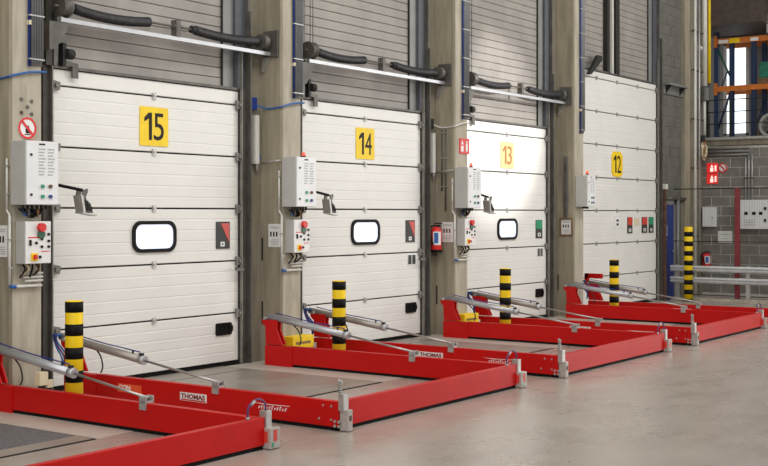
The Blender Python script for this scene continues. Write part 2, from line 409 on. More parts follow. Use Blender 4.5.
for i in range(3):
    dx = i*L
    t = dock_door(i, 7.36+dx, 9.97+dx, Z, DN[i], 8.69+dx,
                  ['leftmost white sectional dock door with yellow plate reading 15', 'second white sectional dock door with yellow plate reading 14', 'third white sectional dock door with plate 13 painted pale as if overlit'][i])
    number_plate(t, 8.69+dx, 2.582, .395, .40, DN[i], 'overlit' if i == 2 else 'yellow', 'overlit_ink' if i == 2 else 'ink')
    window(t, 8.695+dx, 1.448, .61, .325)
    if i < 2: red_sticker(t, 9.615+dx, 9.83+dx, 1.298, 1.596, 'wedge')
    else: red_sticker(t, 9.615+dx, 9.83+dx, 1.29, 1.585, 'green')
    if i:
        s = MB(t.location).box(9.66+dx, 9.85+dx, -.008, -.001, .985, 1.135).build('notice_sticker', 'white', t)
        MB(t.location).box(9.67+dx, 9.745+dx, -.011, -.007, 1.0, 1.125).box(9.765+dx, 9.84+dx, -.011, -.007, 1.0, 1.125).build('notice_print', 'stickgrey' if i == 1 else 'track', s)
    recessed_handle(t, 9.61+dx, 9.855+dx, .345, .48)
    if i < 2:
        lever = MB(t.location); lever.cyl((9.90+dx, -.03, 1.07), (9.90+dx, -.09, 1.07), .015, 8); lever.box(9.84+dx, 9.97+dx, -.10, -.085, 1.05, 1.075); lever.build('bolt_lever', 'track', t)
    # spare fixing plates near the top corner
    MB(t.location).prism([(7.59+dx, 2.98), (7.66+dx, 2.98), (7.66+dx, 3.12), (7.50+dx, 3.14), (7.50+dx, 3.10), (7.59+dx, 3.09)], 'y', -.05, -.03).build('top_bracket', 'track', t)
    MB(t.location).cyl((7.50+dx, -.06, 3.20), (7.58+dx, -.06, 3.20), .05, 12).box(7.46+dx, 7.50+dx, -.07, 0, 3.08, 3.30).build('top_roller', 'dark', t)

# tall door 12
Z12 = [.04, .578, 1.158, 1.738, 2.318, 2.898, 3.478, 4.058, 4.18]
t12 = dock_door(3, 18.32, 21.88, Z12, '12', 20.08, 'tall white sectional door with a yellow octagonal number plate 12')
number_plate(t12, 20.08, 2.578, .46, .45, '12', cut=.07)
red_sticker(t12, 20.53, 20.75, 1.32, 1.62, 'red'); red_sticker(t12, 21.19, 21.44, 1.32, 1.62, 'red'); red_sticker(t12, 21.52, 21.74, 1.32, 1.62, 'green')
s = MB(t12.location).box(19.96, 20.24, -.008, -.001, 1.44, 1.625).build('notice_sticker', 'white', t12)
MB(t12.location).box(20.05, 20.14, -.011, -.007, 1.54, 1.58).box(20.05, 20.14, -.011, -.007, 1.47, 1.51).build('notice_print', 'stickgrey', s)
s = MB(t12.location).box(20.86, 21.06, -.008, -.001, 1.46, 1.60).build('notice_sticker', 'cream', t12)
# hanging track bracket at the top left of the tall door
MB(t12.location).prism([(18.75, 4.08), (18.83, 4.08), (19.25, 4.36), (19.25, 4.44), (19.10, 4.44)], 'y', -.10, -.04).build('top_bracket', 'dark', t12)

# ------------------------------------------------------------------ torsion spring shafts above the doors
def spring_shaft():
    t = thing('torsion_spring_shaft', (8.9, -.12, 3.575), 'torsion spring shaft with two black springs above the leftmost white door', 'door spring', 'torsion spring shafts over the dock doors')
    o = t.location; z = 3.625
    MB(o).cyl((7.30, -.14, z), (10.36, -.14, z), .013, 10).build('shaft', 'track', t)
    MB(o).box(7.36, 10.365, -.165, -.125, 3.478, 3.518).build('rail', 'alu', t)
    def spring(x0, x1, d):
        n = 66; P = []; R = []
        for i in range(n+1):
            u = i/n; P.append((x0+(x1-x0)*u, -.14, z-d*4*u*(1-u)*.8)); R.append(.052 if i % 2 else .045)
        R[0] = R[-1] = .03
        return MB(o).tube(P, R, 12).build('spring', 'spring', t)
    spring(7.52, 8.50, .045); spring(9.14, 10.14, .035)
    for x0, x1, r in ((7.345, 7.455, .10), (10.19, 10.27, .085)):
        MB(o).tube([(x0, -.14, z), (x0+.012, -.14, z), (x0+.02, -.14, z), (x1-.02, -.14, z), (x1-.012, -.14, z), (x1, -.14, z)], [r*1.03, r*1.03, r*.9, r*.82, r, r], 20).build('cable_drum', 'track', t)
    MB(o).cyl((7.48, -.14, z), (7.52, -.14, z), .04, 12).build('winding_cone', 'spring', t)
    MB(o).cyl((9.09, -.14, z), (9.14, -.14, z), .04, 12).build('winding_cone', 'spring', t)
    MB(o).box(8.84, 8.90, -.18, -.10, 3.52, 3.69).cyl((8.82, -.14, z), (8.93, -.14, z), .03, 12).build('centre_bearing', 'track', t)
    MB(o).box(10.335, 10.362, -.27, -.06, 3.46, 3.76).build('end_plate', 'track', t)
    MB(o).prism([(-.16, 3.46), (-.06, 3.46), (-.03, 3.30), (-.06, 3.30)], 'x', 10.33, 10.362).build('bracket', 'galv', t)
    MB(o).prism([(7.22, 3.47), (7.44, 3.47), (7.44, 3.43), (7.30, 3.22), (7.22, 3.20)], 'y', -.17, -.07).build('bracket', 'track', t)
    return t
s0 = spring_shaft()
s1 = shifted(s0, L, 'torsion spring shaft with two black springs above the second white door')
s2 = shifted(s0, 2*L, 'torsion spring shaft with two black springs above the third white door')
for sh in (s0, s1, s2):   # lifting cables hang behind the shaft
    x = sh.location.x-1.40
    for dx_ in (0, .05): MB(sh.location).cyl((x+dx_, -.06, 3.60), (x+dx_, -.06, 5.6), .004, 6).build('lift_cable', 'dark', sh)

# ------------------------------------------------------------------ red dock frames
YF = -3.4475; ZT = .23; ZB = .03
def cylinder_arm(o, xc, y0, z0, y1, z1, y2, z2, parent, tint):
    c = MB(o).tube([(xc, y0, z0), (xc, y1, z1)], .036, 14).build('cylinder', tint, parent)
    d = (Vector((xc, y1, z1))-Vector((xc, y0, z0))).normalized()
    e = Vector((xc, y1, z1))
    MB(o).tube([e-d*.05, e+d*.012], .041, 14).build('end_cap', 'alu', c)
    MB(o).tube([e, Vector((xc, y2, z2))], .011, 8).build('piston_rod', 'chrome', c)
    MB(o).box(xc-.016, xc+.016, y1+.05, y1+.015, z1+.035, z1+.062).build('fitting', 'dark', c)
    MB(o).cyl((xc, y1+.14, z1+.05), (xc, y1+.14, z1+.075), .010, 8).build('fitting', 'dark', c)
    hose = smoothpath([(xc, y1+.05, z1+.07), (xc-.01, y1+.3, z1+.10), (xc, (y0+y1)/2, (z0+z1)/2+.05), (xc+.01, y0-.1, z0+.04)])
    MB(o).tube(hose, .006, 6).build('hose', 'blue', c)
    return c
def dock_frame(with_label=True):
    t = thing('dock_safety_frame', (8.74, -1.9, 0), 'x', 'safety barrier', 'red dock safety frames in front of the doors')
    o = t.location; XL = 7.33; XR = 10.155; th = .06
    fb = MB(o).box(XL, XR, YF, YF+.055, ZB, ZT).build('front_beam', 'red', t, .004)
    MB(o).box(XL+.01, XR-.01, YF+.012, YF+.045, 0, ZB).build('rubber_skirt', 'rubber', fb)
    for side in (0, 1):
        xa, xb = (XL, XL+th) if side == 0 else (XR-th, XR)
        am = MB(o).box(xa, xb, YF+.057, -.67, ZB, ZT).build('arm', 'red', t, .004)
        MB(o).box(xa+.012, xb-.012, YF+.06, -.68, 0, ZB).build('rubber_skirt', 'rubber', am)
        for yy, zz in ((-3.30, .19), (-3.26, .085), (-3.38, .19), (-3.38, .085)):
            MB(o).cyl((xa-.006, yy, zz), (xa+.001, yy, zz), .009, 8).build('bolt', 'galv', am)
        q = -.05 if side else .0
        bs = MB(o).box(xa-.012, xb+.012, -.69, -.25+q, 0, ZT-.006).build('base', 'red', t, .005)
        poly = [(-.20+q, .505), (-.43+q, .505), (-.42+q, .40), (-.50+q, .235), (-.26+q, .235), (-.255+q, .43), (-.215+q, .46)]
        for xx in (xa, xb): MB(o).prism(poly, 'x', xx-.008, xx+.008).build('post_plate', 'red', t)
        MB(o).box(xa+.008, xb-.008, -.30+q, -.27+q, .235, .47).build('post_web', 'red', t)
        xc = (xa+xb)/2; e = -.09 if side else .07
        MB(o).cyl((xa-.02, -.25+q, .52), (xb+.02, -.25+q, .52), .018, 10).build('pivot_pin', 'galv', t)
        cylinder_arm(o, xc, -.235+e, .540, -1.34+e, .392, -2.21+e*.7, .272, t, 'alu' if side else 'dullalu')
        yc = -2.21+e*.7
        for x_ in (xa-.008, xb+.008): MB(o).box(x_-.006, x_+.006, yc-.035, yc+.035, .18, .285).build('clevis_cheek', 'galv', t)
        MB(o).box(xa-.014, xb+.014, yc-.035, yc+.035, ZT+.001, ZT+.016).build('clevis_bridge', 'galv', t)
        MB(o).cyl((xa-.022, yc, .272), (xb+.022, yc, .272), .013, 8).build('clevis_pin', 'galv', t)
        # fine cable down from the cylinder to the base
        MB(o).tube(smoothpath([(xc, -.60+q, .48), (xc, -.70+q, .40), (xc-.005, -.74+q, .30), (xc-.01, -.72+q, .245)]), .007, 6).build('cable', 'dark', t)
        if not side:
            for k in range(3):
                MB(o).tube(smoothpath([(xc-.03+.02*k, -.20, .54), (xc-.07, -.14-.03*k, .56), (xc-.05, -.16, .44+.03*k), (xc-.06+.03*k, -.24, .36), (xc-.02, -.22, .25)], 6), .009, 6).build('hose', 'bluecable' if k != 1 else 'purple', t)
    # corner sensors
    rs = MB(o).box(XR+.004, XR+.062, YF-.012, YF+.058, .15, .275).build('corner_sensor', 'galv', t, .004)
    MB(o).box(XR-.004, XR+.105, YF-.055, YF+.05, .005, .155).build('sensor_box', 'clear', rs, .006)
    MB(o).box(XR+.03, XR+.07, YF-.0575, YF-.05, .06, .14).box(XR-.0065, XR+.0, YF-.03, YF+.02, .05, .13).build('red_window', 'stickred', rs)
    MB(o).box(XR+.015, XR+.035, YF-.0575, YF-.05, .02, .05).build('green_window', 'green', rs)
    MB(o).tube(smoothpath([(XR-.16, YF+.02, ZT), (XR-.15, YF+.02, .32), (XR-.06, YF+.02, .365), (XR+.02, YF+.02, .33), (XR+.03, YF+.02, .275)]), .008, 8).build('sensor_cable', 'purple', rs)
    MB(o).cyl((XR-.16, YF+.02, ZT), (XR-.16, YF+.02, ZT+.02), .014, 8).build('cable_gland', 'galv', rs)
    MB(o).cyl((XR-.13, YF+.02, .33), (XR-.09, YF+.02, .355), .013, 8).build('cable_sleeve', 'galv', rs)
    ls = MB(o).box(XL-.005, XL+.06, YF-.055, YF-.002, .16, .29).build('corner_sensor', 'galv', t, .004)
    MB(o).box(XL+.012, XL+.075, YF-.085, YF-.003, .005, .17).build('sensor_box', 'clear', ls, .006)
    MB(o).box(XL+.028, XL+.058, YF-.0875, YF-.08, .085, .125).build('red_window', 'rust', ls)
    for zz in (.04, .075):
        MB(o).cyl((XL-.012, YF-.01, zz), (XL+.012, YF-.01, zz), .012, 8).cyl((XL-.012, YF+.03, zz), (XL+.0, YF+.03, zz), .012, 8).build('bolt', 'galv', ls)
    sp_ = [(XL+.012*math.cos(a*1.4), YF-.02+.012*math.sin(a*1.4), .28+a*.0042) for a in range(30)]
    MB(o).tube(sp_, .008, 6).build('coiled_lead', 'galv', ls)
    if with_label:
        x = XL
        lp = MB(o).box(x-.004, x+.001, -2.055, -1.745, .092, .162).build('maker_plate', 'white', t)
        MB(o).box(x-.0055, x-.003, -2.045, -1.755, .096, .106).build('plate_band', 'red', lp)
        text_part('THOMAS', '-x', x-.004-o.x, -1.8975-o.y, .132, .28, .042, 'darkred', lp, 'lettering', bold=.03)
        lg = MB(o)
        for k in range(11):
            y = -2.63-k*.028; h_ = .020+.008*((k*7) % 3)
            lg.prism([(y, .104), (y-.008, .104), (y-.014, .104+h_), (y-.006, .104+h_)], 'x', x-.003, x+.001)
            lg.prism([(y-.006, .104+h_*.9), (y-.022, .104+h_*.8), (y-.022, .104+h_*.8-.005), (y-.006, .104+h_*.9-.006)], 'x', x-.003, x+.001)
        lg.prism([(-2.56, .150), (-2.68, .141), (-2.95, .147), (-2.97, .151), (-2.70, .147)], 'x', x-.003, x+.001)
        tag(lg.build('script_logo', 'white', t), kind='stuff')
    return t
fB = dock_frame(); fB['label'] = 'red U-shaped dock frame on the floor in front of the leftmost white door'
fA = shifted(fB, -L, 'red dock frame in the bottom left corner, cut off by the picture edge')
fC = shifted(fB, L, 'red U-shaped dock frame on the floor in front of the second white door')
fD = shifted(fB, 2*L, 'red U-shaped dock frame on the floor in front of the third white door')
fE = shifted(fB, 3*L, 'red dock frame arm on the floor in front of the tall far door')
for c in list(fE.children):            # the far frame shows a single arm
    bb = [fE.location.x+v[0] for v in c.bound_box]
    if min(bb) > 10.0+3*L or c.name.startswith('rubber'):
        for g in list(c.children): bpy.data.objects.remove(g)
        bpy.data.objects.remove(c)
# raised red angle bracket on the far frame's near post, small red label on the nearest visible arm
MB(fE.location).box(18.38, 18.43, -.25, -.18, .50, .68).box(18.38, 18.43, -.50, -.18, .60, .68).build('angle_bracket', 'red', fE, .004)
lb = MB(fB.location).box(7.325, 7.331, -1.27, -.97, .098, .172).build('warning_label', 'labelred', fB)
text_part('CON', '-x', 7.325-fB.location.x, -1.06-fB.location.y, .140, .15, .045, 'white', lb, 'lettering', bold=.03)

# ------------------------------------------------------------------ dock levellers in the floor
def leveller():
    t = thing('dock_leveller', (8.66, -1.1, 0), 'steel dock leveller plate in the floor before the leftmost white door', 'dock leveller', 'dock leveller plates')
    o = t.location
    MB(o).box(7.60, 9.72, -2.17, -.02, .0005, .004).build('pit_edge', 'rubber', t)
    MB(o).box(7.62, 9.70, -1.95, -.02, .001, .008).build('deck_plate', 'leveller', t)
    MB(o).box(7.62, 9.70, -2.15, -1.958, .001, .008).build('front_rail', 'leveller', t)
    MB(o).box(7.62, 9.70, -.42, -.412, .006, .010).build('lip_hinge', 'dark', t)
    return t
v0 = leveller()
va = shifted(v0, -L, 'dark leveller mat in the floor at the bottom left corner')
for c in va.children:
    if c.name.startswith('deck_plate'):
        c.data = c.data.copy(); c.data.materials.clear(); c.data.materials.append(M['mat_dark'])
shifted(v0, L, 'steel dock leveller plate in the floor before the second white door')
shifted(v0, 2*L, 'steel dock leveller plate in the floor before the third white door')

# ------------------------------------------------------------------ striped bollards
def bollard(r, h, band, first_black):
    t = thing('bollard', (0, 0, 0), 'x', 'bollard', 'yellow and black striped bollards')
    MB().tube([(0, 0, 0), (0, 0, h-.012), (0, 0, h)], [r, r, r*.9], 24).build('post', 'yellow', t)
    k = 0; z = h; b = None
    while z > .02:
        if (k % 2 == 0) == first_black:
            lo = max(z-band, .002)
            MB().tube([(0, 0, lo), (0, 0, z-(.008 if k == 0 else 0))], r+.0015, 24).build('stripe', 'black', t)
        z -= band; k += 1
    MB().tube([(0, 0, 0), (0, 0, .012)], r+.05, 20).build('foot_plate', 'dark', t)
    return t
b0 = bollard(.075, .948, .0985, True)
bl = ['striped bollard nearest the camera, before the leftmost white door', 'striped bollard standing before the second white door',
      'striped bollard standing before the third white door', 'striped bollard standing before the tall far door']
for m in range(4):
    b = b0 if m == 0 else copy_tree(b0)
    b.location = (10.43+(m-1)*L, -1.075, 0); b['label'] = bl[m]
    if m == 3: b.location.y = -.985
b5 = bollard(.082, 1.43, .0925, False); b5.location = (22.16, -.545, 0); b5['label'] = 'tall striped bollard by the guard rail in the far corner'
for k in range(6): MB().box(.055, .098, -.03, .03, 1.43-.0925*(2*k+1)-.07, 1.43-.0925*(2*k+1)-.02).build('stripe_clip', 'dark', b5)

# ------------------------------------------------------------------ hydraulic pump boxes behind the frames
for m, mt, lab in ((-1, 'cream', 'small cream pump box at the foot of the leftmost pillar'), (0, 'yellow', 'yellow pump box at the foot of the second pillar'),
                   (1, 'yellow', 'yellow pump box at the foot of the third pillar')):
    dx = m*L; x0, x1 = (10.37, 10.745) if m >= 0 else (10.555, 10.65)
    t = thing('pump_box', (10.52+dx, -.40, 0), lab, 'pump box', 'pump boxes at the pillar feet'); o = t.location
    MB(o).box(x0+dx+.03, x1+dx-.03, -.45, -.33 if m >= 0 else -.41, 0, .17).build('tank', 'dark', t)
    cv = MB(o).box(x0+dx, x1+dx, -.47, -.32 if m >= 0 else -.40, .155, .295 if m >= 0 else .275).build('cover', mt, t, .006)
    if m >= 0:
        g = MB(o)
        for k in range(9): g.box(x0+dx+.05+k*.03, x0+dx+.072+k*.03, -.473, -.469, .205, .235)
        tag(g.build('worn_print', 'wood', cv), kind='stuff')
    MB(o).box(x1+dx-.005, x1+dx+.06, -.46, -.44, .13, .20).build('bracket', 'cream' if m else 'galv', t)

# ------------------------------------------------------------------ pillar equipment
def control_cabinet():
    t = thing('control_cabinet', (10.54, -.42, 1.745), 'x', 'control box', 'control cabinets on the pillars'); o = t.location
    x0, x1, z0, z1 = 10.362, 10.712, 1.76, 2.325
    MB(o).box(x0, x1, -.515, -.312, z0, z1).build('body', 'boxside', t, .006)
    d = MB(o).box(x0+.002, x1-.002, -.533, -.516, z0+.004, z1-.004).build('door', 'box', t, .004)
    for x, z, mt in ((.17, .165, 'green'), (.255, .165, 'rust'), (.17, .075, 'green'), (.255, .075, 'blue')):
        b = MB(o).cyl((x0+x, -.549, z0+z), (x0+x, -.532, z0+z), .017, 12).build('push_button', mt, d)
    pr_ = MB(o)
    for k in range(9):
        for j in range(2): pr_.box(x0+.13+j*.10, x0+.205+j*.10-.01*(k % 3), -.5345, -.532, z1-.08-k*.028, z1-.068-k*.028)
    pr_.build('printed_legend', 'greyink', d)
    MB(o).box(x0+.135, x0+.20, -.535, -.532, z1-.038, z1-.024).build('name_strip', 'ink', d)
    for zz in (.09, .44):
        MB(o).cyl((x0+.05, -.540, z0+zz), (x0+.05, -.532, z0+zz), .012, 10).build('lock', 'dark', d)
    for k in range(6):
        MB(o).cyl((x0+.05+k*.05, -.42, z0-.035), (x0+.05+k*.05, -.42, z0+.002), .013, 8).build('cable_gland', 'dark', t)
    return t
def beacon(dx, lab):
    t = thing('warning_beacon', (10.62+dx, -.42, 2.326), lab, 'warning light', 'red beacons on the control cabinets'); o = t.location
    MB(o).tube([(10.62+dx, -.42, 2.326), (10.62+dx, -.42, 2.347)], .024, 14).build('base', 'dark', t)
    MB(o).tube([(10.62+dx, -.42, 2.347), (10.62+dx, -.42, 2.375), (10.62+dx, -.42, 2.39)], [.022, .02, .01], 14).build('lens', 'redlens', t)
def operator_panel():
    t = thing('operator_panel', (10.55, -.38, 1.24), 'x', 'control panel', 'push-button panels on the pillars'); o = t.location
    x0, x1, z0, z1 = 10.42, 10.70, 1.24, 1.617
    MB(o).box(x0, x1, -.436, -.312, z0, z1).build('body', 'boxside', t, .005)
    f = MB(o).box(x0+.002, x1-.002, -.445, -.437, z0+.003, z1-.003).build('face', 'white', t, .003)
    MB(o).cyl((x0+.16, -.485, z1-.055), (x0+.16, -.444, z1-.055), .038, 16).build('stop_button', 'signred', f)
    MB(o).prism(disc(x0+.165, z1-.115, .038, 14), 'y', -.462, -.444).build('start_button', 'darkgreen', f)
    sw = MB(o).box(x0+.06, x0+.13, -.452, -.444, z0+.025, z0+.095).build('switch_plate', 'yellow', f)
    MB(o).box(x0+.08, x0+.11, -.475, -.451, z0+.04, z0+.08).build('switch_knob', 'signred', sw)
    for x, z in ((.05, .175), (.05, .20), (.115, .185), (.175, .15), (.175, .22), (.25, .20), (.25, .26), (.25, .15), (.155, .06)):
        MB(o).cyl((x0+x, -.456, z0+z), (x0+x, -.444, z0+z), .013, 10).build('push_button', 'ink', f)
    MB(o).box(x0+.03, x0+.15, -.447, -.444, z0+.228, z0+.238).build('red_legend', 'signred', f)
    MB(o).box(x0+.17, x0+.26, -.447, -.444, z0+.105, z0+.113).build('red_legend', 'signred', f)
    for k in range(6):
        x = 10.45+k*.035
        MB(o).tube(smoothpath([(x, -.37, 1.238), (x+.02*math.sin(k*2.1), -.38-.02*math.cos(k*1.3), 1.19), (x-.015, -.35, 1.12+.015*(k % 3))], 5), .009, 6).build('drop_cable', ['rubber', 'cream', 'rust', 'rubber', 'dark', 'wood'][k], t)
    MB(o).tube(smoothpath([(10.346, -.335, 1.05), (10.352, -.337, 1.042), (10.40, -.337, 1.04)], 4), .016, 8).build('elbow', 'bluecable', t)
    MB(o).tube([(10.39, -.337, 1.04), (10.68, -.337, 1.04)], .013, 8).build('foot_tube', 'pvc', t)
    for k in range(3):
        z = 1.085+k*.033
        MB(o).tube([(10.50-.02*k, -.34, z), (10.69, -.34, z)], .011, 8).build('feeder_tube', 'pvc', t)
    return t
def tray():
    t = thing('cable_tray', (10.62, -.35, 3.01), 'x', 'cable tray', 'vertical cable trays on the pillars'); o = t.location
    MB(o).box(10.565, 10.70, -.322, -.312, 3.01, 7.1).build('tray_back', 'track', t)
    for k in range(5):
        MB(o).cyl((10.580+k*.027, -.336, 3.01+.01*k), (10.580+k*.027, -.336, 7.1), .012, 8).build('cable', 'cablegrey', t)
    MB(o).cyl((10.55, -.33, 3.0), (10.55, -.33, 7.1), .011, 8).build('cable', 'blue', t)
    for z in (3.06, 3.45, 3.85, 4.25, 4.65, 5.05, 5.5):
        MB(o).box(10.54, 10.705, -.352, -.312, z, z+.012).build('tray_clip', 'galv', t)
    MB(o).box(10.54, 10.56, -.35, -.312, 3.37, 3.41).build('junction', 'cream', t)
    return t
def conduit():
    t = thing('conduit', (10.352, -.31, 1.15), 'x', 'pipe', 'white conduits beside the control cabinets'); o = t.location
    MB(o).tube([(10.346, -.285, 2.17), (10.346, -.285, 1.72)], .010, 8).build('upper_tube', 'pvc', t)
    MB(o).tube(smoothpath([(10.346, -.285, 1.72), (10.346, -.295, 1.70), (10.346, -.315, 1.68), (10.346, -.325, 1.66)], 4), .010, 8).build('bend', 'pvc', t)
    MB(o).tube([(10.346, -.325, 1.665), (10.346, -.325, 1.06)], .013, 8).build('lower_tube', 'pvc', t)
    for z in (2.10, 1.85): MB(o).box(10.334, 10.3615, -.305, -.265, z, z+.012).build('clip', 'galv', t)
    for z in (1.45, 1.2): MB(o).box(10.33, 10.3615, -.345, -.305, z, z+.012).build('clip', 'galv', t)
    return t
def harness():
    t = thing('cable_harness', (10.54, -.38, 1.62), 'x', 'cables', 'cable loops under the control cabinets'); o = t.location
    for k in range(9):
        a = 10.385+k*.035; b = 10.69-((k*5) % 9)*.03
        d = .042+.009*(k % 4)
        MB(o).tube(sag((a, -.40+.01*(k % 3), 1.728), (b, -.355-.006*(k % 5), 1.72), d, 8), .011, 6).build('cable', ['dark', 'bluecable', 'rubber', 'track', 'rubber', 'dark', 'tangle', 'rubber', 'dark'][k], t)
    return t
where = ['on the leftmost pillar', 'on the second pillar', 'on the third pillar by the extinguisher', 'on the fourth pillar']
c0 = control_cabinet(); p0 = operator_panel(); t0 = tray(); k0 = conduit(); h0 = harness()
for base, nm in ((c0, 'light grey control cabinet with four buttons'), (p0, 'white push-button panel with red stop button'), (t0, 'vertical tray of grey cables'),
                 (k0, 'white plastic conduit'), (h0, 'dark looping cables under the control cabinet')):
    base['label'] = nm+' '+where[1]
    for m in (0, 2, 3):
        if m == 3 and base in (p0, k0, h0): continue
        c = shifted(base, (m-1)*L, nm+' '+where[m])
        if m == 3 and base is c0: c['label'] = 'small light grey control cabinet on the pillar beside the tall far door'; c.scale = (.8, 1, .9); c.location.x += .01; c.location.z += .04
beacon(0, 'small red beacon on the control cabinet of the second pillar'); beacon(L, 'small red beacon on the control cabinet of the third pillar')
beacon(2*L+.0, 'small red beacon on the control cabinet beside the tall door')

# dock lamps on swing arms
def dock_lamp():
    t = thing('dock_lamp', (10.72, -.42, 1.93), 'x', 'work lamp', 'dock lamps on swing arms'); o = t.location
    MB(o).box(10.7415, 10.77, -.46, -.38, 1.86, 1.99).build('mount', 'dark', t)
    MB(o).tube([(10.757, -.42, 1.953), (11.0, -.435, 1.915), (11.09, -.44, 1.90)], .015, 8).build('arm', 'black', t)
    MB(o).tube(sag((10.765, -.425, 1.945), (10.82, -.43, 1.935), .05, 6), .006, 6).build('lead', 'dark', t)
    for y in (-.485, -.40): MB(o).prism([(11.04, 1.80), (11.07, 1.80), (11.115, 1.89), (11.11, 1.915), (11.06, 1.90)], 'y', y-.007, y+.007).build('yoke', 'track', t)
    h = MB(o).prism([(11.05, 1.835), (11.075, 1.84), (11.16, 1.775), (11.19, 1.69), (11.075, 1.70)], 'y', -.48, -.40).build('housing', 'track', t, .006)
    MB(o).prism([(11.03, 1.85), (11.055, 1.855), (11.085, 1.70), (11.06, 1.695)], 'y', -.495, -.385).build('reflector_rim', 'galv', h)
    MB(o).prism([(11.05, 1.70), (11.215, 1.675), (11.215, 1.662), (11.05, 1.688)], 'y', -.495, -.385).build('visor', 'galv', h)
    for k in range(4): MB(o).box(11.085+k*.024, 11.094+k*.024, -.49, -.39, 1.71, 1.83-k*.028).build('cooling_fin', 'dark', h)
    return t
d0 = dock_lamp(); d0['label'] = 'grey dock lamp on a swing arm in front of the second white door'; d0.location.x += -.03
shifted(d0, -L, 'grey dock lamp on a swing arm in front of the leftmost white door')
d2 = shifted(d0, L, 'grey dock lamp folded by the control cabinet at the third white door'); d2.location.z += .02

# signs on the pillars
def notice(m, y0, y1, z0, z1, lab, framed=False):
    x = 10.365+m*L
    t = thing('notice_sign', (x, (y0+y1)/2, z0), lab, 'sign', 'paper notices on pillar sides'); o = t.location
    MB(o).box(x-.006, x, y0, y1, z0, z1).build('sheet', 'white', t)
    g = MB(o); w = y1-y0; h = z1-z0
    for k, f in enumerate((.86, .80, .30, .23, .16, .09)): g.box(x-.0075, x-.0055, y0+w*.12, y1-w*(.12+.08*(k % 3)), z0+h*f, z0+h*f+.008)
    g.build('print', 'greyink', t)
    g = MB(o)
    for k in range(3): g.box(x-.0085, x-.0055, y1-w*(.28+.24*k), y1-w*(.16+.24*k), z0+h*.46, z0+h*.66)
    g.build('pictogram', 'ink' if m != 1 else 'rust', t)
    if framed:
        MB(o).ring([(y0-.03, z0-.03), (y1+.03, z0-.03), (y1+.03, z1+.03), (y0-.03, z1+.03)], [(y0, z0), (y1, z0), (y1, z1), (y0, z1)], 'x', x-.018, x).build('frame', 'wood', t)
notice(-1, -.27, -.10, 1.30, 1.58, 'white paper notice at the very left edge of the leftmost pillar')
notice(0, -.293, -.114, 1.305, 1.567, 'white paper notice on the second pillar')
notice(1, -.29, -.10, 1.29, 1.569, 'white paper notice beside the red fire extinguisher')
notice(2, -.26, -.08, 1.345, 1.585, 'brown framed notice on the fourth pillar', True)

x = 10.54-L
t = thing('prohibition_sign', (x, -.315, 2.35), 'round red and white no-fire sign on the leftmost pillar', 'sign'); o = t.location
MB(o).prism(disc(x, 2.447, .098, 28), 'y', -.318, -.311).build('disc', 'white', t)
MB(o).ring(disc(x, 2.447, .098, 28), disc(x, 2.447, .078, 28), 'y', -.321, -.316).build('rim', 'signred', t)
a = .064
MB(o).prism([(x-a-.008, 2.447+a-.008), (x-a+.008, 2.447+a+.008), (x+a+.008, 2.447-a+.008), (x+a-.008, 2.447-a-.008)], 'y', -.323, -.317).build('slash', 'signred', t)
MB(o).prism([(x-.015, 2.40), (x+.02, 2.40), (x+.03, 2.43), (x+.008, 2.475), (x-.005, 2.45), (x-.022, 2.435)], 'y', -.3205, -.317).box(x-.03, x+.03, -.3205, -.317, 2.385, 2.393).build('flame', 'ink', t)
MB(o).box(x+.03, x+.09, -.318, -.311, 2.325, 2.345).build('caption', 'signred', t)
for k, (bx, bz) in enumerate(((6.795, 2.70), (6.905, 2.69), (6.86, 2.635), (6.795, 2.582), (6.905, 2.575))):
    tag(MB((bx, -.312, bz)).prism(disc(bx, bz, .016, 10), 'y', -.32, -.311).build('anchor_bolt', 'rust' if k == 3 else 'track'),
        ['upper left', 'upper right', 'middle', 'lower left rusty', 'lower right'][k]+' anchor bolt above the no-fire sign', 'bolt', 'anchor bolts in the leftmost pillar')

x = 10.60+L
t = thing('fire_sign', (x, -.315, 2.52), 'red fire equipment sign with white symbols on the pillar by the third white door', 'sign'); o = t.location
MB(o).box(x-.115, x+.135, -.322, -.311, 2.52, 2.735).build('plate', 'signred', t)
MB(o).box(x-.085, x-.02, -.325, -.32, 2.55, 2.63).prism([(x-.08, 2.65), (x-.02, 2.65), (x-.05, 2.71)], 'y', -.325, -.32).build('flame_symbol', 'white', t)
MB(o).prism(rr(x+.065, 2.61, .05, .12, .02, 3), 'y', -.325, -.32).box(x+.05, x+.085, -.325, -.32, 2.675, 2.70).build('extinguisher_symbol', 'white', t)

